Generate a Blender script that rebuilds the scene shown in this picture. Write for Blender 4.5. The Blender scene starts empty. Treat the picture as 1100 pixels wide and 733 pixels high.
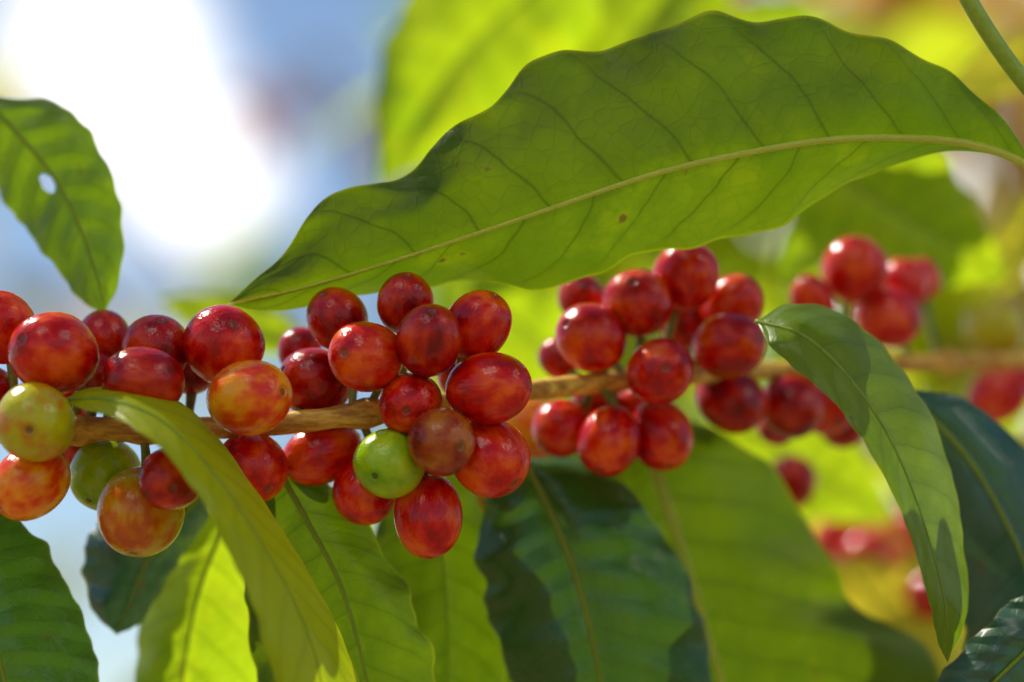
import bpy, math, random
from mathutils import Vector, Matrix, Quaternion, noise
random.seed(7)
scene=bpy.context.scene
D=0.47; S=D*36/85/1100
M=Matrix.Translation((0,0,1.6))@Matrix.Rotation(math.radians(12),4,'X')
def L(x,y,d):
    k=(D+d)/D
    return M@Vector(((x-550)*S*k,d,(366.5-y)*S*k))
BACK=M.to_3x3()@Vector((0,1,0)); UPV=M.to_3x3()@Vector((0,0,1)); RT=Vector((1,0,0))

# ---------------------------------------------------------------- node helpers
class NT:
    def __init__(s,name,tree=None):
        if tree: s.t=tree; return
        s.m=bpy.data.materials.new(name); s.m.use_nodes=True
        s.t=s.m.node_tree; s.t.nodes.clear()
        s.out=s.t.nodes.new('ShaderNodeOutputMaterial')
    def n(s,typ,**kw):
        nd=s.t.nodes.new('ShaderNode'+typ)
        for k,v in kw.items(): setattr(nd,k,v)
        return nd
    def link(s,a,b): s.t.links.new(a,b)
    def put(s,sock,v):
        if isinstance(v,bpy.types.NodeSocket): s.link(v,sock)
        else: sock.default_value=v
    def math(s,op,a,b=None,c=None,clamp=False):
        nd=s.n('Math',operation=op); nd.use_clamp=clamp
        s.put(nd.inputs[0],a)
        if b is not None: s.put(nd.inputs[1],b)
        if c is not None: s.put(nd.inputs[2],c)
        return nd.outputs[0]
    def mix(s,f,a,b,blend='MIX'):
        nd=s.n('Mix',data_type='RGBA',blend_type=blend)
        s.put(nd.inputs[0],f)
        s.put(nd.inputs[6],a if not isinstance(a,tuple) else (*a[:3],1))
        s.put(nd.inputs[7],b if not isinstance(b,tuple) else (*b[:3],1))
        return nd.outputs[2]
    def rng(s,v,a,b,c=0.0,d=1.0):
        nd=s.n('MapRange',interpolation_type='SMOOTHSTEP')
        s.put(nd.inputs[0],v); nd.inputs[1].default_value=a; nd.inputs[2].default_value=b
        nd.inputs[3].default_value=c; nd.inputs[4].default_value=d
        return nd.outputs[0]
    def noise(s,vec,scale,detail=3,rough=0.5):
        nd=s.n('TexNoise'); s.put(nd.inputs['Vector'],vec)
        nd.inputs['Scale'].default_value=scale; nd.inputs['Detail'].default_value=detail
        nd.inputs['Roughness'].default_value=rough
        return nd.outputs['Fac']

def leaf_mat(name,base,base2,trans,rough=0.38,tmix=0.5,nveins=11,vein=(0.3,0.4,0.06),veinf=0.5,hole=None,spec=0.5,spots=0.5,bump=0.6,dv=0.6):
    q=NT(name)
    uv=q.n('UVMap').outputs[0]
    sp=q.n('SeparateXYZ'); q.link(uv,sp.inputs[0])
    u=sp.outputs[0]; v=q.math('MULTIPLY_ADD',sp.outputs[1],2.0,-1.0)
    av=q.math('ABSOLUTE',v)
    tc=q.n('TexCoord').outputs['Object']
    wob=q.math('MULTIPLY_ADD',q.noise(tc,60,2),0.05,-0.025)
    x=q.math('SUBTRACT',u,q.math('MULTIPLY',av,0.07))
    x=q.math('SUBTRACT',x,q.math('MULTIPLY',q.math('POWER',av,3.0),0.05))
    x=q.math('ADD',x,wob)
    side=q.math('MULTIPLY',q.math('GREATER_THAN',v,0.0),0.37)
    ph=q.math('ADD',q.math('MULTIPLY',x,float(nveins)),side)
    fr=q.math('ABSOLUTE',q.math('SUBTRACT',q.math('FRACT',ph),0.5))
    lat=q.rng(fr,0.0,0.04,1.0,0.0)
    lat=q.math('MULTIPLY',lat,q.rng(av,0.75,1.0,1.0,0.0))
    halo=q.rng(fr,0.0,0.28,1.0,0.0)
    midm=q.rng(av,0.012,0.06,1.0,0.0)
    vo=q.n('TexVoronoi',feature='DISTANCE_TO_EDGE'); q.link(tc,vo.inputs['Vector']); vo.inputs['Scale'].default_value=260
    ret=q.rng(vo.outputs['Distance'],0.0,0.09,1.0,0.0)
    big=q.rng(q.noise(tc,28,4,0.6),0.35,0.68)
    mott=q.rng(q.noise(tc,75,4,0.65),0.52,0.70)
    fine=q.noise(tc,700,3,0.6)
    col=q.mix(big,base,base2)
    col=q.mix(q.math('MULTIPLY',halo,0.12),col,(base[0]*0.45,base[1]*0.5,base[2]*0.6))
    vm=q.math('MAXIMUM',q.math('MULTIPLY',lat,veinf),q.math('MULTIPLY',midm,0.85))
    vm=q.math('MAXIMUM',vm,q.math('MULTIPLY',ret,0.10))
    col=q.mix(vm,col,vein)
    sn=q.rng(q.noise(tc,150,2,0.7),0.70,0.76)
    sn=q.math('MULTIPLY',sn,spots)
    col=q.mix(sn,col,(0.12,0.07,0.02))
    tcol=q.mix(big,trans,(trans[0]*0.62,trans[1]*0.75,trans[2]*0.7))
    tcol=q.mix(q.math('MULTIPLY',mott,0.35),tcol,(min(1,trans[0]*1.6),min(1,trans[1]*1.4),trans[2]))
    tcol=q.mix(q.math('MULTIPLY',halo,0.22),tcol,(trans[0]*0.45,trans[1]*0.55,trans[2]*0.5))
    tcol=q.mix(q.math('MULTIPLY',ret,0.2),tcol,(trans[0]*0.5,trans[1]*0.6,trans[2]*0.5))
    tcol=q.mix(q.math('MULTIPLY',lat,dv),tcol,(trans[0]*0.3,trans[1]*0.35,trans[2]*0.4))
    tcol=q.mix(sn,tcol,(0.10,0.04,0.01))
    edge=q.rng(av,0.965,1.0)
    col=q.mix(q.math('MULTIPLY',edge,0.5),col,(0.22,0.2,0.04))
    tcol=q.mix(q.math('MULTIPLY',edge,0.6),tcol,(min(1,trans[0]*2.2),min(1,trans[1]*1.7),trans[2]))
    h=q.math('MULTIPLY',fr,0.0008)
    h=q.math('ADD',h,q.math('MULTIPLY',q.rng(av,0.0,0.12),0.0006))
    h=q.math('ADD',h,q.math('MULTIPLY',fine,0.00010))
    h=q.math('SUBTRACT',h,q.math('MULTIPLY',ret,0.00005))
    h=q.math('ADD',h,q.math('MULTIPLY',q.noise(tc,110,2),0.0012))
    bp=q.n('Bump'); bp.inputs['Strength'].default_value=bump; bp.inputs['Distance'].default_value=1.0
    q.link(h,bp.inputs['Height'])
    pb=q.n('BsdfPrincipled'); q.put(pb.inputs['Base Color'],col)
    q.put(pb.inputs['Roughness'],q.math('MULTIPLY_ADD',fine,0.25,rough-0.12))
    pb.inputs['Specular IOR Level'].default_value=spec
    q.link(bp.outputs[0],pb.inputs['Normal'])
    tr=q.n('BsdfTranslucent'); q.put(tr.inputs[0],tcol); q.link(bp.outputs[0],tr.inputs['Normal'])
    mx=q.n('MixShader'); mx.inputs[0].default_value=tmix
    q.link(pb.outputs[0],mx.inputs[1]); q.link(tr.outputs[0],mx.inputs[2])
    res=mx.outputs[0]
    if hole:
        hu,hv,ru,rv_=hole
        a=q.math('DIVIDE',q.math('SUBTRACT',u,hu),ru); b=q.math('DIVIDE',q.math('SUBTRACT',v,hv),rv_)
        dd=q.math('SQRT',q.math('ADD',q.math('MULTIPLY',a,a),q.math('MULTIPLY',b,b)))
        dd=q.math('ADD',dd,q.math('MULTIPLY_ADD',q.noise(tc,400,2),1.2,-0.6))
        hm=q.math('LESS_THAN',dd,1.0)
        tp=q.n('BsdfTransparent'); m2=q.n('MixShader'); q.link(hm,m2.inputs[0]); q.link(res,m2.inputs[1]); q.link(tp.outputs[0],m2.inputs[2]); res=m2.outputs[0]
    q.link(res,q.out.inputs[0])
    return q.m

def plain_mat(name,c1,c2,scale=200,rough=0.7,bump=0.0004,stretch=None,trans=None):
    q=NT(name); tc=q.n('TexCoord').outputs['Object']
    vec=tc
    if stretch:
        mp=q.n('Mapping'); q.link(tc,mp.inputs[0]); mp.inputs['Scale'].default_value=stretch; vec=mp.outputs[0]
    nz=q.noise(vec,scale,5,0.65)
    col=q.mix(q.rng(nz,0.35,0.65),c1,c2)
    pb=q.n('BsdfPrincipled'); q.put(pb.inputs['Base Color'],col); pb.inputs['Roughness'].default_value=rough
    bp=q.n('Bump'); bp.inputs['Strength'].default_value=0.8; bp.inputs['Distance'].default_value=bump
    q.link(nz,bp.inputs['Height']); q.link(bp.outputs[0],pb.inputs['Normal'])
    if trans:
        tr=q.n('BsdfTranslucent'); tr.inputs[0].default_value=(*trans,1)
        mx=q.n('MixShader'); mx.inputs[0].default_value=0.5
        q.link(pb.outputs[0],mx.inputs[1]); q.link(tr.outputs[0],mx.inputs[2]); q.link(mx.outputs[0],q.out.inputs[0])
    else: q.link(pb.outputs[0],q.out.inputs[0])
    return q.m

def berry_mat(name,c1,c2,cd,rough=0.21,blot=(0.45,0.68)):
    q=NT(name)
    tc=q.n('TexCoord').outputs['Object']; rnd=q.n('ObjectInfo').outputs['Random']
    off=q.n('CombineXYZ'); r10=q.math('MULTIPLY',rnd,37.0)
    q.link(r10,off.inputs[0]); q.link(r10,off.inputs[1]); q.link(r10,off.inputs[2])
    ad=q.n('VectorMath',operation='ADD'); q.link(tc,ad.inputs[0]); q.link(off.outputs[0],ad.inputs[1]); p=ad.outputs[0]
    st=q.n('VectorMath',operation='MULTIPLY'); q.link(p,st.inputs[0]); st.inputs[1].default_value=(1,1,0.5)
    n1=q.noise(p,1.1,2,0.5); n2=q.noise(st.outputs[0],4.0,3,0.6); n3=q.noise(p,20,2,0.6)
    f=q.math('ADD',q.math('MULTIPLY',n1,0.72),q.math('MULTIPLY',n2,0.28))
    col=q.mix(q.rng(f,blot[0],blot[1]),c1,c2)
    col=q.mix(q.math('MULTIPLY',q.rng(f,0.49,0.35),0.8),col,cd)
    col=q.mix(q.math('MULTIPLY',q.rng(n3,0.66,0.74),0.35),col,(min(1,c2[0]*1.1),min(1,c2[1]*1.5+0.03),c2[2]+0.01))
    col=q.mix(q.math('MULTIPLY',q.rng(q.noise(p,7,3,0.6),0.62,0.74),0.4),col,(cd[0]*0.6,cd[1]*0.6,cd[2]*0.6))
    sp=q.n('SeparateXYZ'); q.link(tc,sp.inputs[0])
    x2=q.math('MULTIPLY',sp.outputs[0],sp.outputs[0]); y2=q.math('MULTIPLY',sp.outputs[1],sp.outputs[1])
    rr=q.math('SQRT',q.math('ADD',x2,y2)); top=q.math('GREATER_THAN',sp.outputs[2],0.5)
    disc=q.math('MULTIPLY',q.rng(rr,0.09,0.115,1.0,0.0),top)
    ring=q.math('MULTIPLY',q.math('MULTIPLY',q.rng(rr,0.10,0.14),q.rng(rr,0.16,0.28,1.0,0.0)),top)
    col=q.mix(q.math('MULTIPLY',ring,0.45),col,(cd[0]*0.6+0.02,cd[1]+0.01,cd[2]))
    col=q.mix(q.math('MULTIPLY',disc,0.8),col,(0.12,0.06,0.02))
    pb=q.n('BsdfPrincipled'); q.put(pb.inputs['Base Color'],col)
    q.put(pb.inputs['Roughness'],q.math('MULTIPLY_ADD',n2,0.2,rough-0.10))
    pb.inputs['Specular IOR Level'].default_value=0.22
    pb.inputs['Coat Weight'].default_value=0.35; pb.inputs['Coat Roughness'].default_value=0.05
    hh=q.math('ADD',q.math('MULTIPLY',n3,0.12),n2)
    bp=q.n('Bump'); bp.inputs['Strength'].default_value=0.3; bp.inputs['Distance'].default_value=0.0010
    q.link(hh,bp.inputs['Height']); q.link(bp.outputs[0],pb.inputs['Normal']); q.link(bp.outputs[0],pb.inputs['Coat Normal'])
    q.link(pb.outputs[0],q.out.inputs[0]); return q.m

# ---------------------------------------------------------------- mesh helpers
def spline(pts,n):
    P=[Vector(p) for p in pts]
    E=[P[0]*2-P[1]]+P+[P[-1]*2-P[-2]]
    dense=[]
    for i in range(1,len(E)-2):
        a,b,c,d=E[i-1],E[i],E[i+1],E[i+2]
        for j in range(16):
            t=j/16
            dense.append(0.5*((2*b)+(c-a)*t+(2*a-5*b+4*c-d)*t*t+(-a+3*b-3*c+d)*t**3))
    dense.append(P[-1])
    cum=[0]
    for i in range(1,len(dense)): cum.append(cum[-1]+(dense[i]-dense[i-1]).length)
    out=[];k=0
    for i in range(n):
        t=cum[-1]*i/(n-1)
        while k<len(cum)-2 and cum[k+1]<t: k+=1
        dl=cum[k+1]-cum[k]
        f=(t-cum[k])/dl if dl>1e-12 else 0
        out.append(dense[k].lerp(dense[k+1],min(1,max(0,f))))
    return out

def mkobj(name,verts,faces,mats,matidx=None,uvs=None,cols=None,smooth=True,parent=None):
    c=sum((Vector(v) for v in verts),Vector())/len(verts)
    me=bpy.data.meshes.new(name)
    me.from_pydata([tuple(Vector(v)-c) for v in verts],[],faces)
    for m in mats: me.materials.append(m)
    if matidx: me.polygons.foreach_set('material_index',matidx)
    if smooth: me.polygons.foreach_set('use_smooth',[True]*len(me.polygons))
    if uvs:
        ul=me.uv_layers.new(name='UVMap')
        for lp in me.loops: ul.data[lp.index].uv=uvs[lp.vertex_index]
    if cols:
        at=me.color_attributes.new('Col','FLOAT_COLOR','POINT')
        for i,cc in enumerate(cols): at.data[i].color=(*cc,1)
    me.update()
    o=bpy.data.objects.new(name,me); o.location=c
    bpy.context.collection.objects.link(o)
    if parent: o.parent=parent
    return o
def empty(name):
    o=bpy.data.objects.new(name,None); o.empty_display_size=0.01; bpy.context.collection.objects.link(o); return o

def tube(verts,faces,pts,rad,seg=8,cap=True):
    n=len(pts); up=Vector((0.13,0.3,1)).normalized(); b0=len(verts)
    for i,p in enumerate(pts):
        t=(pts[min(i+1,n-1)]-pts[max(i-1,0)])
        t=t.normalized() if t.length>1e-9 else Vector((0,0,1))
        a=t.cross(up)
        if a.length<0.05: a=t.cross(Vector((1,0,0)))
        a.normalize(); b=t.cross(a)
        r=rad(i/(n-1)) if callable(rad) else rad
        for k in range(seg):
            th=2*math.pi*k/seg
            rr=r(th) if callable(r) else r
            verts.append(p+a*math.cos(th)*rr+b*math.sin(th)*rr)
    for i in range(n-1):
        for k in range(seg):
            faces.append((b0+i*seg+k,b0+i*seg+(k+1)%seg,b0+(i+1)*seg+(k+1)%seg,b0+(i+1)*seg+k))
    if cap:
        faces.append(tuple(b0+k for k in range(seg))[::-1]); faces.append(tuple(b0+(n-1)*seg+k for k in range(seg)))

rib_mat=plain_mat('leaf_rib',(0.30,0.40,0.03),(0.38,0.46,0.05),400,0.45,0.0002,trans=(0.5,0.65,0.04))
rib_pale=plain_mat('leaf_rib_pale',(0.62,0.66,0.10),(0.72,0.72,0.15),400,0.45,0.0002,trans=(0.95,0.98,0.12))

def leaf(name,mid,up,lo,mat,nu=90,nv=14,bulge=0.002,quilt=0.0003,nveins=11,wave=0.0008,rib=0.0006,ribm=None,seed=0,petiole=None,crinkle=0.0,rough=1.0):
    """mid/up/lo: lists of (x,y,depth_mm) in branch-plane units"""
    f=lambda a:[L(x,y,d/1000) for x,y,d in a]
    Mi=spline(f(mid),nu); U=spline(f(up),nu); Lo=spline(f(lo),nu)
    verts=[];uvs=[];faces=[]
    for i in range(nu):
        u=i/(nu-1)
        for j in range(-nv,nv+1):
            v=j/nv; av=abs(v)
            e=U[i] if v>0 else Lo[i]
            w=(e-Mi[i])
            p=Mi[i]+w*av
            ph=(u-0.07*av-0.05*av**3)*nveins+(0.37 if v>0 else 0)
            fr=abs(ph-math.floor(ph)-0.5)
            sz=min(1,w.length/0.012)
            off=-bulge*4*av*(1-av)*sz - quilt*(fr*2)*min(1,av*5)*sz
            sd=2 if v>0 else 0
            off+=wave*av*av*sz*(math.sin(u*29+seed*3+sd)+0.7*math.sin(u*53+seed))
            off+=crinkle*av**3*sz*math.sin(ph*2*math.pi+1)
            off+=0.0022*rough*sz*min(1,av*2)*noise.noise(Vector((u*5,v*1.6,seed*3.1)))
            p=p+BACK*off
            if av>0.5 and w.length>1e-5:
                nn=noise.noise(Vector((u*22,seed*5.3+sd,0)))
                p+=w.normalized()*(av-0.5)*2*sz*rough*(wave*0.5*math.sin(u*41+seed*1.7+sd/2)+nn*(0.0012+crinkle*0.6))
            verts.append(p); uvs.append((u,v*0.5+0.5))
    W=2*nv+1
    for i in range(nu-1):
        for j in range(2*nv):
            a=i*W+j; faces.append((a,a+1,a+W+1,a+W))
    idx=[0]*len(faces)
    b=len(verts)
    pts=[m-BACK*rib*0.3 for m in Mi]
    if petiole:
        pt=spline(f(petiole)+[Mi[0]],14)[:-1]; pts=pt+pts
    tube(verts,faces,pts,lambda t:rib*(1.15-0.95*t),8)
    uvs+= [(0.5,0.5)]*(len(verts)-b)
    idx+=[1]*(len(faces)-len(idx))
    return mkobj(name,verts,faces,[mat,ribm or rib_mat],idx,uvs)

def auto_leaf(name,base,tip,width,mat,bend=0.0,roll=0.3,droop=0,**kw):
    B=Vector(base);T=Vector(tip); ax=(T-B); l=math.hypot(ax.x,ax.y); pn=Vector((-ax.y/l,ax.x/l,0))
    mid=[];up=[];lo=[]
    for i in range(13):
        t=i/12
        c=B.lerp(T,t)+pn*bend*l*math.sin(math.pi*t)+Vector((0,0,droop*math.sin(math.pi*t)))
        w=width*0.5*(math.sin(math.pi*t**0.85)**0.8)*(1-0.25*t) if 0<t<1 else 0
        mid.append(tuple(c))
        dz=w*0.181*roll
        up.append(tuple(c+pn*w*(1-0.1*abs(roll))+Vector((0,0,dz)))); lo.append(tuple(c-pn*w*(1-0.1*abs(roll))-Vector((0,0,dz))))
    return leaf(name,mid,up,lo,mat,nu=60,nv=8,**kw)

# ---------------------------------------------------------------- leaf materials
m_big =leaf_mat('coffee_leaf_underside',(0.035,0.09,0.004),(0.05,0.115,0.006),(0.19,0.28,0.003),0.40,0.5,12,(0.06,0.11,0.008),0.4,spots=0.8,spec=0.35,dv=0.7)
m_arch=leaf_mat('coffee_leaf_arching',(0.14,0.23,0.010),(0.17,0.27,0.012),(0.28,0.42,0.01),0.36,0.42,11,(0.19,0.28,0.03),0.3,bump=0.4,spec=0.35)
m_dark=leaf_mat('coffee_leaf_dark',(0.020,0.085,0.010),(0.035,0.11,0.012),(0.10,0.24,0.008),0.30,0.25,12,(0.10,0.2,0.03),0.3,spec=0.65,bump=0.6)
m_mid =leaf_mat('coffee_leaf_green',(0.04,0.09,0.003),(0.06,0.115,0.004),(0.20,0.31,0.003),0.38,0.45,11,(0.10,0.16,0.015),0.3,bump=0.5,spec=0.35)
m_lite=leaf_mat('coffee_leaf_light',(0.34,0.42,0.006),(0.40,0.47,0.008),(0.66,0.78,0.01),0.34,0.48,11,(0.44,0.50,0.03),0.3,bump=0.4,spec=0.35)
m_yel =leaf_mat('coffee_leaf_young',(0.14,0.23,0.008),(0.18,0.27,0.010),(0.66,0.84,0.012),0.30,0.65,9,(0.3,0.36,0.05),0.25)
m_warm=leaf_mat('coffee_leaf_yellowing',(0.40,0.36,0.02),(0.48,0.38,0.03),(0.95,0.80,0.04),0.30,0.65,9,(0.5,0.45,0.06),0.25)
m_blue=leaf_mat('coffee_leaf_blue_green',(0.02,0.09,0.045),(0.035,0.11,0.05),(0.04,0.14,0.03),0.34,0.18,11,(0.06,0.14,0.05),0.3,spec=0.8)  # dark blue-green leaf colour
m_hole=leaf_mat('coffee_leaf_insect_hole',(0.06,0.13,0.008),(0.08,0.16,0.010),(0.30,0.48,0.008),0.32,0.5,9,(0.12,0.19,0.02),0.3,hole=(0.535,-0.16,0.03,0.12))

# ---------------------------------------------------------------- main leaves
leaf('coffee_leaf',
 [(1112,181,4),(1060,160,2),(1000,150,0),(900,150,-3),(800,165,-4),(700,188,-4),(560,235,-3),(440,275,-1),(330,308,2),(245,327,6)],
 [(1112,179,4),(1075,125,2),(1030,88,1),(970,54,0),(900,27,0),(830,17,0),(760,17,0),(700,37,0),(630,55,0),(572,64,0),(545,98,0),(515,124,0),(475,144,0),(446,186,1),(404,199,1),(352,210,1),(312,266,3),(275,300,4),(245,327,6)],
 [(1112,183,4),(1060,166,5),(1000,165,6),(930,190,8),(870,222,10),(820,250,10),(760,262,10),(695,270,10),(640,296,10),(570,312,10),(500,300,10),(450,308,9),(390,316,8),(330,328,7),(280,335,7),(245,327,6)],
 m_big,nu=160,nv=22,bulge=0.0015,quilt=0.0003,nveins=12,wave=0.0009,rib=0.0008,ribm=rib_pale,seed=1,petiole=[(1180,215,6),(1145,196,5)],crinkle=0.0007)
leaf('coffee_leaf',
 [(-60,60,30),(-8,115,27),(55,186,25),(90,253,22),(107,305,20),(112,337,20)],
 [(-60,60,30),(-25,95,29),(15,106,28),(50,106,27),(85,128,25),(110,167,23),(128,215,22),(133,260,21),(127,305,20),(112,337,20)],
 [(-60,60,30),(-45,120,32),(-18,180,33),(12,226,32),(40,262,29),(68,300,26),(90,326,23),(112,337,20)],
 m_hole,nu=90,nv=14,seed=22,nveins=10,quilt=0.0004,rib=0.0006,crinkle=0.0003,wave=0.0004,bulge=0.001,rough=0.6)
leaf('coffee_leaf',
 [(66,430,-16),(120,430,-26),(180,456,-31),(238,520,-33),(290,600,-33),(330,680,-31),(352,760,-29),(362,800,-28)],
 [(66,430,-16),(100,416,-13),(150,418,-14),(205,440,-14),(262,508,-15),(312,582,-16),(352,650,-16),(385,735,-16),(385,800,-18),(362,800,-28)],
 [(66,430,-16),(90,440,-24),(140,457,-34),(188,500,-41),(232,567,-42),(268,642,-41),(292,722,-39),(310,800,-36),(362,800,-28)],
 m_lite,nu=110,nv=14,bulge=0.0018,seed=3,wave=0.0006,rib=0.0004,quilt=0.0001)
leaf('coffee_leaf',
 [(285,480,6),(330,560,4),(370,640,4),(400,760,6),(410,850,8)],
 [(285,480,6),(320,505,7),(365,530,8),(410,588,9),(447,655,10),(470,740,10),(450,820,10),(410,850,8)],
 [(285,480,6),(270,520,10),(265,600,12),(268,690,12),(300,790,12),(360,830,10),(410,850,8)],
 m_mid,seed=4,bulge=0.002,wave=0.0005)
leaf('coffee_leaf',
 [(290,500,40),(240,570,38),(210,650,36),(195,740,36),(190,820,38)],
 [(290,500,40),(285,580,44),(290,650,46),(285,740,46),(240,810,42),(190,820,38)],
 [(290,500,40),(225,535,42),(180,595,43),(152,660,44),(146,740,44),(160,800,42),(190,820,38)],
 m_yel,seed=5,wave=0.0005,rib=0.0005)
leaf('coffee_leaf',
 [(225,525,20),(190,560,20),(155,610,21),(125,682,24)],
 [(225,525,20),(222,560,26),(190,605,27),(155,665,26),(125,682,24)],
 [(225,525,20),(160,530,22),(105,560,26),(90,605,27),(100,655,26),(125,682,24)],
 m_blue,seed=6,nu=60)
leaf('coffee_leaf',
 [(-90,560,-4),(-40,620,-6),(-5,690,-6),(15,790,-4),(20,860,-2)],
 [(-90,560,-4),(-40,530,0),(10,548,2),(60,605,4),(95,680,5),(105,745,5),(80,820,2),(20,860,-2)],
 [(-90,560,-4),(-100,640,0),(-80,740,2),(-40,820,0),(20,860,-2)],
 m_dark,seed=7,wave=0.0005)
leaf('coffee_leaf',
 [(455,470,34),(470,560,32),(480,660,32),(480,780,34),(470,860,36)],
 [(455,470,34),(500,500,38),(525,570,40),(540,650,41),(545,740,41),(520,830,40),(470,860,36)],
 [(455,470,34),(420,520,36),(400,580,38),(400,680,40),(410,780,40),(470,860,36)],
 m_mid,seed=8,wave=0.0005,rib=0.0003)
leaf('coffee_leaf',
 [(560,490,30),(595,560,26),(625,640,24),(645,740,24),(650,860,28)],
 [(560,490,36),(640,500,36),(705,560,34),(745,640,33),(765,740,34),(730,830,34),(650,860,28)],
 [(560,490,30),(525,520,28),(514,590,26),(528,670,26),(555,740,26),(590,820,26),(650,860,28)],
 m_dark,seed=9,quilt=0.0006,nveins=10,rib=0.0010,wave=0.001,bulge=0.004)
leaf('coffee_leaf',
 [(685,450,50),(705,510,48),(735,600,46),(762,690,46),(790,790,48),(800,900,52)],
 [(685,450,50),(760,458,54),(830,505,56),(880,580,58),(920,650,58),(1000,700,60),(1010,780,60),(930,870,58),(800,900,52)],
 [(685,450,50),(650,510,50),(640,600,52),(660,720,54),(720,840,54),(800,900,52)],
 m_mid,seed=10,rib=0.0013,ribm=rib_pale,wave=0.001)
leaf('coffee_leaf',
 [(812,345,2),(865,362,-6),(915,410,-9),(960,480,-10),(995,570,-9),(1015,650,-6),(1018,712,-2)],
 [(812,345,2),(850,326,6),(900,334,8),(945,368,9),(988,425,9),(1020,500,9),(1036,590,8),(1038,660,5),(1018,712,-2)],
 [(812,345,2),(828,372,-6),(862,402,-10),(902,440,-14),(938,492,-15),(972,560,-14),(996,640,-11),(1008,690,-6),(1018,712,-2)],
 m_arch,nu=110,seed=11,wave=0.0005,bulge=0.0015,rib=0.0004,quilt=0.00005)
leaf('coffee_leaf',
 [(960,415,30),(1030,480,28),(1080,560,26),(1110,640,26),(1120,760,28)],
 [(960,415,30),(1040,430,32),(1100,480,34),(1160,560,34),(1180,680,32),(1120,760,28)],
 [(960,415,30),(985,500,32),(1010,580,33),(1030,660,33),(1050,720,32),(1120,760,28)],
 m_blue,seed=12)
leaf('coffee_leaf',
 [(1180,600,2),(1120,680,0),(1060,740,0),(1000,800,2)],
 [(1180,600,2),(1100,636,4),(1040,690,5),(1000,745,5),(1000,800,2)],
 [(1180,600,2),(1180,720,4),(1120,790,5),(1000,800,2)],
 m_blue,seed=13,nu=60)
# blurred leaves behind
leaf('coffee_leaf',
 [(640,-60,165),(560,0,168),(480,80,172),(405,200,178)],
 [(640,-60,165),(560,-80,170),(460,-30,172),(408,60,176),(402,140,178),(405,200,178)],
 [(640,-60,165),(640,30,170),(560,120,174),(470,170,176),(405,200,178)],
 m_yel,seed=14,nu=60,rib=0.0003)
auto_leaf('coffee_leaf',(760,-60,190),(560,200,195),230,m_yel,roll=0.4,seed=15,rib=0.0004)
auto_leaf('coffee_leaf',(900,20,160),(680,170,150),170,m_yel,roll=-0.3,seed=16)
auto_leaf('coffee_leaf',(840,150,120),(1080,300,130),190,m_yel,roll=0.3,seed=17)
auto_leaf('coffee_leaf',(1000,160,180),(830,300,170),150,m_yel,roll=0.3,seed=18)
auto_leaf('coffee_leaf',(760,430,160),(960,560,160),140,m_yel,roll=0.3,seed=19)
auto_leaf('coffee_leaf',(500,300,150),(640,420,160),140,m_yel,roll=0.3,seed=20)
auto_leaf('coffee_leaf',(330,370,150),(170,320,150),70,m_yel,roll=0.5,seed=21)
auto_leaf('coffee_leaf',(900,600,180),(1030,760,170),120,m_warm,roll=0.3,seed=22)
auto_leaf('coffee_leaf',(1120,380,190),(980,520,190),90,m_yel,roll=0.5,seed=23)
auto_leaf('coffee_leaf',(700,520,100),(560,760,100),150,m_mid,roll=0.3,seed=24)
auto_leaf('coffee_leaf',(790,210,140),(960,110,150),120,m_yel,roll=0.3,seed=25)
auto_leaf('coffee_leaf',(1130,200,200),(1050,330,200),70,m_warm,roll=0.4,seed=26)
auto_leaf('coffee_leaf',(1140,40,210),(1000,110,210),70,m_warm,roll=0.4,seed=27)
auto_leaf('coffee_leaf',(1110,470,180),(1060,560,180),60,m_warm,roll=0.4,seed=28)
v=[];f=[]
tube(v,f,spline([L(1020,-40,-0.004),L(1045,8,-0.004),L(1075,55,-0.002),L(1110,100,0.0),L(1150,140,0.004)],24),0.0017,10)
mkobj('coffee_shoot',v,f,[plain_mat('green_shoot',(0.24,0.38,0.02),(0.30,0.44,0.04),500,0.4,0.0002)])

# ---------------------------------------------------------------- branch
bark=plain_mat('coffee_bark',(0.42,0.17,0.010),(0.92,0.58,0.08),420,0.55,0.0012,stretch=(0.25,1,1))
bp=[(-60,466,-4),(0,463,-4),(110,461,-2),(200,462,0),(300,455,0),(400,443,1),(490,432,6),(570,420,13),(680,407,30),(760,402,42),(830,398,55),(960,392,75),(1060,388,90),(1180,384,110)]
bpts=spline([L(x,y,d/1000) for x,y,d in bp],260)
nodes=[0.09,0.135,0.285,0.37,0.52,0.60,0.70,0.83]
def brad(t):
    base=0.0023-0.0004*t
    for nn in nodes: base+=0.0009*math.exp(-((t-nn)/0.010)**2)
    return lambda th:base*(1+0.14*noise.noise(Vector((t*60,math.cos(th)*1.3,math.sin(th)*1.3)))+0.05*math.sin(th*3+t*30))
v=[];f=[]; tube(v,f,bpts,brad,20)
branch=mkobj('coffee_branch',v,f,[bark])
ped_mat=plain_mat('cherry_stalk',(0.12,0.20,0.02),(0.26,0.26,0.05),600,0.6,0.0002)

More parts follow.
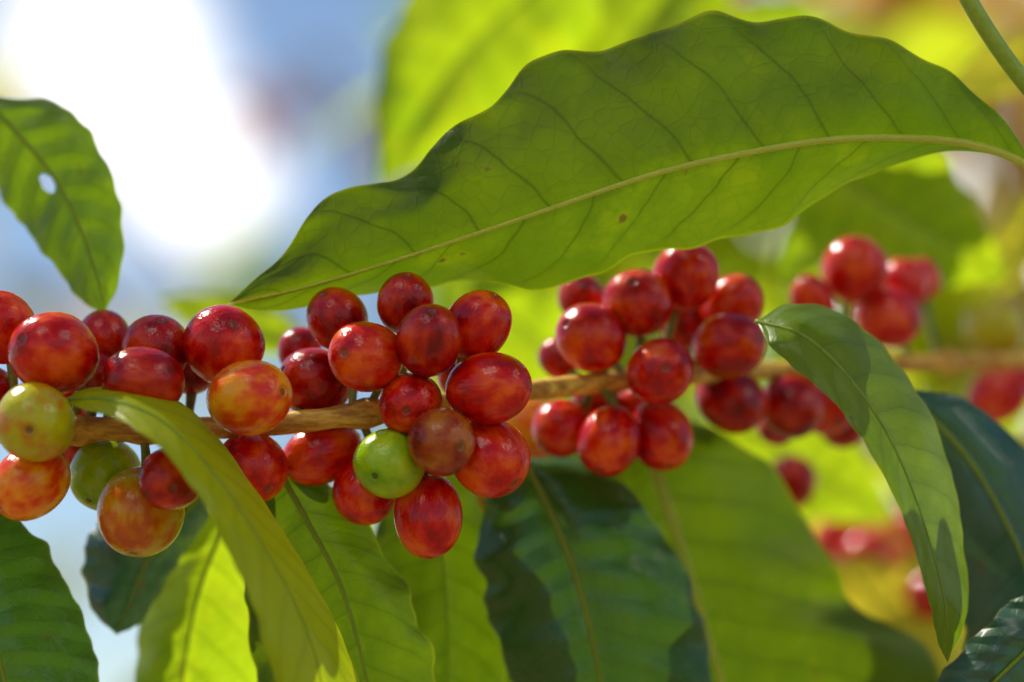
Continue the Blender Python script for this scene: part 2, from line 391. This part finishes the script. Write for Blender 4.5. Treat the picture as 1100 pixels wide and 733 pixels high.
# ---------------------------------------------------------------- cherries
def berry_mesh():
    seg=40; prof=[]
    n=30
    for i in range(n+1):
        a=math.pi*i/n
        z=math.cos(a); r=math.sin(a)
        prof.append((r**0.93 if r>0 else 0,z))
    tipprof=[(0.0,0.958),(0.04,0.96),(0.085,0.958),(0.105,0.968),(0.13,0.990),(0.17,0.992),(0.22,0.974)]
    prof=tipprof+[p for p in prof if p[0]>0.27 or p[1]<0]
    verts=[];faces=[]
    for i,(r,z) in enumerate(prof):
        for k in range(seg):
            th=2*math.pi*k/seg
            w=1+0.022*math.cos(2*th)*(1 if r>0.3 else 0)+ (0.015*math.sin(3*th+z*2) if r>0.3 else 0)
            verts.append((max(r,1e-4)*math.cos(th)*w,max(r,1e-4)*math.sin(th)*w,z))
    for i in range(len(prof)-1):
        for k in range(seg):
            faces.append((i*seg+k,(i+1)*seg+k,(i+1)*seg+(k+1)%seg,i*seg+(k+1)%seg))
    me=bpy.data.meshes.new('coffee_cherry'); me.from_pydata(verts,[],faces)
    me.polygons.foreach_set('use_smooth',[True]*len(me.polygons)); me.update(); return me
bm0=berry_mesh()
mats={
 'r':berry_mat('cherry_red',(0.64,0.004,0.001),(0.90,0.11,0.003),(0.30,0.0005,0.001)),
 'd':berry_mat('cherry_dark_red',(0.40,0.002,0.001),(0.68,0.045,0.002),(0.14,0.0005,0.001)),
 'o':berry_mat('cherry_orange_red',(0.88,0.09,0.003),(0.97,0.36,0.008),(0.72,0.014,0.002),blot=(0.42,0.60)),
 'g':berry_mat('cherry_green',(0.30,0.50,0.004),(0.46,0.60,0.010),(0.19,0.36,0.003)),
 'y':berry_mat('cherry_ripening',(0.48,0.42,0.005),(0.56,0.52,0.008),(0.60,0.16,0.004)),
 'w':berry_mat('cherry_olive_orange',(0.64,0.20,0.005),(0.58,0.42,0.010),(0.48,0.05,0.004),blot=(0.42,0.58)),
 'm':berry_mat('cherry_maroon',(0.32,0.028,0.004),(0.50,0.15,0.010),(0.12,0.004,0.003)),
 'p':berry_mat('cherry_pinkish',(0.66,0.008,0.008),(0.88,0.11,0.03),(0.40,0.003,0.005)),
}
bmesh_by={}
for k,m in mats.items():
    me=bm0.copy(); me.name='coffee_cherry_'+k; me.materials.append(m); bmesh_by[k]=me
clusters=[
 [(3,352,34,40,-6,'r',None),(58,380,50,42,-12,'r',(-.5,.3,.8)),(112,362,28,27,6,'d',None),(168,375,36,33,-2,'d',(.2,.8,.5)),
  (240,371,41,42,-5,'r',(.35,.5,.8)),(154,409,43,36,-14,'d',(-.9,.1,.4)),(268,427,46,40,-12,'o',(.9,.15,.6)),
  (38,454,43,41,-20,'y',(.05,-.15,1)),(33,519,44,37,-15,'o',(-.6,-.5,.5)),(113,510,38,37,4,'g',(-.3,-.6,.6)),
  (151,550,47,45,-12,'w',(-.1,-.9,.45)),(183,515,34,33,-15,'d',(.2,-.2,.9)),(270,503,38,37,-3,'r',(.5,-.5,.6)),
  (98,405,28,28,4,'d',None),(88,482,26,24,8,'d',None),(205,393,27,30,8,'d',None),(-12,425,30,30,0,'d',None),(70,440,25,25,6,'r',None)],
 [(362,343,34,31,2,'d',(-.4,.7,.5)),(435,326,33,29,-2,'d',(.1,.9,.5)),(393,383,41,37,-9,'r',(-.5,.1,.85)),(461,366,33,42,-12,'d',(.1,.7,.7)),
  (513,350,33,39,-5,'r',(.5,.8,.4)),(525,417,46,36,-10,'r',(.95,.1,.4)),(338,411,37,37,7,'d',(-.7,.3,.4)),(441,434,33,33,-9,'r',(-.1,-.2,1)),
  (474,475,36,35,-13,'m',(.55,-.1,.8)),(418,498,36,36,-9,'g',(-.35,-.3,.85)),(526,492,41,41,-7,'r',(.6,-.6,.5)),(346,487,43,31,5,'r',(-.9,-.4,.3)),
  (392,529,34,33,3,'r',(-.3,-.8,.4)),(460,554,34,45,-6,'r',(0,-.9,.3)),(322,376,24,22,16,'d',None),(500,400,30,30,8,'d',None),(440,480,26,26,8,'d',None)],
 [(737,297,33,37,28,'r',(.3,.9,.3)),(685,326,36,35,26,'r',(-.2,.6,.8)),(635,363,38,35,22,'r',(-.7,.4,.6)),(786,329,36,30,36,'r',(.5,.7,.4)),
  (783,371,39,35,30,'r',(.8,.2,.6)),(709,399,35,35,18,'r',(.1,.1,1)),(655,474,33,38,24,'r',(-.3,-.8,.5)),(710,468,33,38,25,'r',(.2,-.8,.5)),
  (604,460,30,31,30,'r',(-.7,-.5,.4)),(625,320,25,24,40,'d',None),(600,385,20,22,36,'d',None),(785,430,38,32,46,'d',(.6,-.5,.3)),
  (690,438,28,28,42,'d',None),(735,345,28,28,44,'d',None),(640,430,24,24,40,'d',None)],
 [(918,290,35,34,66,'r',(.1,.8,.5)),(970,306,28,26,78,'p',None),(954,341,36,30,70,'p',(.6,-.2,.6)),(873,325,33,22,62,'r',(-.3,.6,.5)),
  (850,437,34,32,56,'d',None),(885,432,34,34,64,'r',(.3,-.5,.6)),(905,455,26,24,76,'d',None),(835,455,22,22,60,'d',None),(990,300,20,22,88,'p',None)],
 [(1068,350,29,34,120,'y',None),(1072,424,34,28,110,'p',None),(1110,400,26,26,120,'p',None)],
 [(560,462,38,34,70,'o',None),(500,545,20,34,60,'w',None),(850,518,26,28,105,'d',None),(560,490,30,26,80,'o',None)],
 [(905,575,34,26,200,'p',None),(950,585,30,28,210,'o',None),(930,600,30,26,190,'p',None),(985,570,26,24,220,'p',None),(1000,640,26,24,170,'d',None)],
]
for ci,cl in enumerate(clusters):
    par=empty('coffee_cherry_cluster')
    items=[list(c) for c in cl]
    dep=[c[4]/1000 for c in items]
    def pos(i): return L(items[i][0],items[i][1],dep[i])
    def rad(i): return (items[i][2]+items[i][3])/2*S*(D+dep[i])/D
    for it in range(60):
        for i in range(len(items)):
            for j in range(i+1,len(items)):
                d=pos(i)-pos(j); lim=(rad(i)+rad(j))*0.93
                if d.length<lim:
                    lat2=d.length**2-(dep[i]-dep[j])**2
                    need=math.sqrt(max(0,lim*lim-lat2)); cur=dep[i]-dep[j]
                    sg=1 if cur>=0 else -1; add=(need-abs(cur))*0.25
                    dep[i]+=sg*add; dep[j]-=sg*add
    cen=sum((pos(i) for i in range(len(items))),Vector())/len(items)
    par.location=cen
    pv=[];pf=[]
    for i,(x,y,rx,ry,d0,kind,ax) in enumerate(items):
        p=pos(i)
        bq=min(bpts,key=lambda b:(b-p).length)
        if ax is None:
            dv=(p-bq); dv.normalize()
            a=(dv-BACK*0.5+Vector((random.uniform(-.3,.3),0,random.uniform(-.3,.3)))).normalized()
        else: a=(RT*ax[0]+UPV*ax[1]-BACK*ax[2]).normalized()
        k=S*(D+dep[i])/D*1.03
        rmin=min(rx,ry)*k; rmax=max(rx,ry)*k
        ln=max(rmax*1.01,rmin*1.05)
        o=bpy.data.objects.new('coffee_cherry',bmesh_by[kind]); bpy.context.collection.objects.link(o)
        q=a.to_track_quat('Z','Y')@Quaternion((0,0,1),random.uniform(0,6.28))
        o.parent=par; o.location=p-cen; o.rotation_mode='QUATERNION'; o.rotation_quaternion=q
        rs=rmin*1.02 if abs(rx-ry)>3 else (rmin+rmax)/2
        o.scale=(rs*random.uniform(.98,1.03),rs,ln)
        base=p-a*ln*0.97
        if ci<4:
            b2=bq.lerp(bpts[min(259,max(0,bpts.index(bq)+random.randint(-2,2)))],0.5)
            pts=spline([b2,b2.lerp(base,0.5)+(base-p)*0.15,base+a*0.0006],10)
            tube(pv,pf,pts,lambda t:0.0008+0.0004*t*t,8)
    if pv:
        pe=mkobj('cherry_stalks',pv,pf,[ped_mat]); pe.location=pe.location-cen; pe.parent=par

# ---------------------------------------------------------------- background foliage
def foliage_mat():
    q=NT('background_foliage_leaf')
    at=q.n('Attribute',attribute_name='Col').outputs['Color']
    nz=q.noise(q.n('TexCoord').outputs['Object'],30,2)
    c=q.mix(q.math('MULTIPLY',nz,0.25),at,(0.02,0.04,0.01))
    pb=q.n('BsdfPrincipled'); q.put(pb.inputs['Base Color'],q.mix(0.6,c,(0,0,0))); pb.inputs['Roughness'].default_value=0.13
    pb.inputs['Specular IOR Level'].default_value=0.7
    tr=q.n('BsdfTranslucent'); q.put(tr.inputs[0],c)
    mx=q.n('MixShader'); mx.inputs[0].default_value=0.6
    q.link(pb.outputs[0],mx.inputs[1]); q.link(tr.outputs[0],mx.inputs[2]); q.link(mx.outputs[0],q.out.inputs[0]); return q.m
fol=foliage_mat()
tbark=plain_mat('trunk_bark',(0.16,0.11,0.08),(0.28,0.2,0.15),30,0.85,0.01)
def add_leaf(v,f,c,mi,p,ax,nrm,l,w,col):
    sd=ax.cross(nrm).normalized(); b=len(v)
    for i,(t,ww) in enumerate([(0,.03),(.15,.6),(.38,1),(.62,.9),(.84,.45),(1,.03)]):
        cc=p+ax*l*t+nrm*(-0.25*l*t*t)
        v.append(cc-sd*w*ww*.5+nrm*w*ww*.1); v.append(cc); v.append(cc+sd*w*ww*.5+nrm*w*ww*.1); c+= [col]*3
    for i in range(5):
        a=b+i*3; f.append((a,a+1,a+4,a+3)); f.append((a+1,a+2,a+5,a+4)); mi+= [0,0]
def rv():
    while True:
        q=Vector((random.uniform(-1,1),random.uniform(-1,1),random.uniform(-1,1)))
        if 0.05<q.length<1: return q
YG=(0.78,0.92,0.02); GR=(0.44,0.72,0.02); DG=(0.12,0.30,0.02); YE=(0.98,0.90,0.06); BR=(0.90,0.44,0.10); OR=(0.96,0.58,0.12)
def plant(name,base,clumps,leafl,trunk_r,fork):
    v=[];f=[];c=[];mi=[]
    def tb(pts,r):
        n0=len(v); g0=len(f); tube(v,f,pts,r,6); c.extend([(0.2,0.15,0.1)]*(len(v)-n0)); mi.extend([1]*(len(f)-g0))
    base=Vector(base); top=Vector(fork)
    m1=base.lerp(top,0.5)+rv()*0.04
    tr=spline([base,m1,top],14); tb(tr,lambda t:trunk_r*(1-0.55*t))
    for (x,y,d,rx,ry,n,cols) in clumps:
        cen=L(x,y,d); k=S*(D+d)/D
        st=tr[random.randint(6,13)]
        ln=(cen-st)
        pts=spline([st,st.lerp(cen,0.5)+rv()*0.12*ln.length,cen,cen+rv()*rx*k*0.6],14)
        tb(pts,lambda t:trunk_r*0.3*(1-0.8*t))
        for s in range(min(10,max(3,n//8))):
            e=cen+RT*random.gauss(0,.5)*rx*k+UPV*random.gauss(0,.5)*ry*k+BACK*random.gauss(0,.4)*rx*k
            q0=pts[random.randint(7,13)]
            tb(spline([q0,q0.lerp(e,.5)+rv()*.02,e],6),lambda t:trunk_r*0.09*(1-0.7*t))
        for i in range(n):
            p=cen+RT*random.gauss(0,.55)*rx*k+UPV*random.gauss(0,.55)*ry*k+BACK*random.gauss(0,.5)*rx*k
            ax=(rv()+Vector((0,0,-.35))).normalized(); nr=(rv()*0.8+Vector((-.4,.2,.8))).normalized()
            nr=(nr-ax*nr.dot(ax)).normalized()
            l=leafl*random.uniform(.6,1.2)
            col=random.choice(cols); s=random.uniform(.75,1.12); col=tuple(min(.95,a*s) for a in col)
            add_leaf(v,f,c,mi,p,ax,nr,l,l*.42,col)
    return mkobj(name,v,f,[fol,tbark],mi,None,c)
plant('coffee_shrub',(0.30,0.75,0),[
 (1060,90,.45,90,90,5,[YG,OR,YE]),(1040,250,.55,90,100,7,[YG,OR,YE]),(860,280,.5,120,80,7,[GR,YG]),
 (900,500,.45,130,80,7,[YG,GR]),(990,640,.5,110,80,8,[YE,YG]),(1080,480,.5,80,120,6,[YG,YE,OR]),(700,560,.5,150,110,12,[GR,DG])],0.10,0.012,L(930,430,.6))
plant('coffee_shrub',(0.05,1.2,0),[
 (650,60,.9,130,110,32,[GR,YG]),(760,180,1.0,140,120,24,[GR,YG]),(620,330,.9,110,90,20,[GR,YG]),(720,480,1.0,150,120,26,[GR,DG]),
 (930,120,1.1,150,110,10,[YG,GR,OR]),(450,640,.9,120,110,24,[GR,YG]),(240,640,.9,70,60,7,[YG,GR])],0.12,0.016,L(640,450,1.0))
plant('dry_leaved_shrub',(0.9,2.0,0),[
 (880,5,1.6,150,60,60,[BR,OR,BR]),(1030,30,1.7,90,60,26,[BR,OR,YE]),(1060,260,1.6,80,120,20,[OR,YE,YG]),(960,560,1.5,120,70,18,[BR,OR]),(1080,620,1.6,90,100,14,[YE,YG])],0.12,0.02,L(960,350,1.8))
plant('shade_tree',(0.5,5.2,0),[
 (325,85,3.6,55,35,8,[(0.55,.40,.5),(0.6,.45,.4)]),(395,165,3.6,20,40,5,[(0.6,.5,.4),YG]),(8,85,3.8,24,26,10,[YE,(0.7,.65,.2)]),(280,245,3.6,30,20,7,[GR,YG]),
 (150,335,3.8,50,10,7,[(0.9,.7,.55),YE]),(10,310,3.8,30,24,5,[(0.6,.6,.5),YG]),(60,610,3.8,30,24,5,[YG,YE]),
 (660,300,4.2,240,300,70,[GR,DG,YG]),(930,330,4.2,240,340,45,[YG,OR,YE])],0.18,0.040,L(620,300,4.3))
plant('shade_tree',(4.5,14,0),[(1000,200,13,400,500,60,[OR,YG,YE]),(720,400,13,240,400,100,[GR,YG,DG])],0.45,0.16,L(850,700,13))
for (tx,ty) in ((-9,30),(-3,38),(8,34),(17,30),(-20,34)):
    v=[];f=[];c=[];mi=[]
    tube(v,f,spline([Vector((tx,ty,0)),Vector((tx+.1,ty,1.2)),Vector((tx,ty+.1,2.4))],8),lambda t:.16-.08*t,8); c+=[(0.2,.15,.1)]*len(v); mi+=[1]*len(f)
    for i in range(350):
        q=rv(); p=Vector((tx,ty,1.9))+Vector((q.x*2.4,q.y*2.2,q.z*1.1))
        ax=rv().normalized(); nr=ax.orthogonal().normalized()
        add_leaf(v,f,c,mi,p,ax,nr,.6,.32,random.choice([GR,DG,YG]))
    mkobj('distant_tree',v,f,[fol,tbark],mi,None,c)

# ---------------------------------------------------------------- ground
gm=plain_mat('soil_and_litter',(0.16,0.10,0.06),(0.30,0.22,0.12),3.0,0.95,0.02)
n=40; v=[];f=[]
for i in range(n+1):
    for j in range(n+1):
        x=(i/n*2-1); y=(j/n*2-1); x=400*x*abs(x)**1.5; y=400*y*abs(y)**1.5
        v.append(Vector((x,y,0.05*noise.noise(Vector((x*.4,y*.4,0))))))
for i in range(n):
    for j in range(n):
        a=i*(n+1)+j; f.append((a,a+n+1,a+n+2,a+1))
mkobj('ground',v,f,[gm])

# ---------------------------------------------------------------- light, sky, camera
AZ=math.radians(-52); EL=math.radians(52)
sd=Vector((math.sin(AZ)*math.cos(EL),math.cos(AZ)*math.cos(EL),math.sin(EL)))
sl=bpy.data.lights.new('sun','SUN'); sl.energy=5.0; sl.angle=math.radians(0.5); sl.color=(1,0.94,0.80)
so=bpy.data.objects.new('sun',sl); so.rotation_mode='QUATERNION'; so.rotation_quaternion=sd.to_track_quat('Z','Y'); so.location=sd*5
bpy.context.collection.objects.link(so)
w=bpy.data.worlds.new('World'); scene.world=w; w.use_nodes=True
nt=w.node_tree; q=NT('',nt); bg=nt.nodes['Background']; sk=nt.nodes.new('ShaderNodeTexSky'); sk.sky_type='NISHITA'; sk.sun_disc=False
sk.sun_elevation=EL; sk.sun_rotation=AZ; sk.air_density=1.0; sk.dust_density=0.15; sk.ozone_density=2.0
dirv=q.n('TexCoord').outputs['Generated']
def blob(vec,a,b):
    d=q.n('VectorMath',operation='DOT_PRODUCT'); q.link(dirv,d.inputs[0]); d.inputs[1].default_value=tuple(Vector(vec).normalized()); return q.rng(d.outputs['Value'],math.cos(math.radians(a)),math.cos(math.radians(b)))
def cdir(x,y): return L(x,y,5)-L(550,366.5,-D)
cn=q.noise(dirv,14,4,0.6)
# cumulus banks: ahead (upper left of the view) and low right; added highlight patches follow
c1=q.math('MAXIMUM',blob(cdir(110,60),3.4,0.8),blob(cdir(205,180),2.9,0.6))
c1=q.math('MAXIMUM',c1,blob(cdir(1000,300),9,4))
c2=q.math('MULTIPLY',blob((-0.25,-0.75,0.80),15,7),q.rng(cn,0.32,0.45))  # unseen bright patch added high behind the camera to put highlights on cherries
c3=q.math('MULTIPLY',blob((0.8,-0.4,0.6),11,6),q.rng(cn,0.32,0.45))  # second added patch, out of view behind right, also for cherry highlights
out=q.mix(c1,sk.outputs[0],(14.5,14.3,14.5))
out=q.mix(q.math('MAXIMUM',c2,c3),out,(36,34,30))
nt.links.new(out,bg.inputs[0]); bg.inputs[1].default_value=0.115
cd=bpy.data.cameras.new('camera'); cam=bpy.data.objects.new('camera',cd); bpy.context.collection.objects.link(cam)
cam.matrix_world=M@Matrix.Translation((0,-D,0))@Matrix.Rotation(math.radians(90),4,'X')
cd.lens=85; cd.sensor_width=36; cd.clip_start=0.01; cd.clip_end=2000
cd.dof.use_dof=True; cd.dof.focus_distance=D-0.008; cd.dof.aperture_fstop=5.0; cd.dof.aperture_blades=0
scene.camera=cam
scene.view_settings.view_transform='Standard'; scene.view_settings.look='None'; scene.view_settings.exposure=0; scene.view_settings.gamma=1
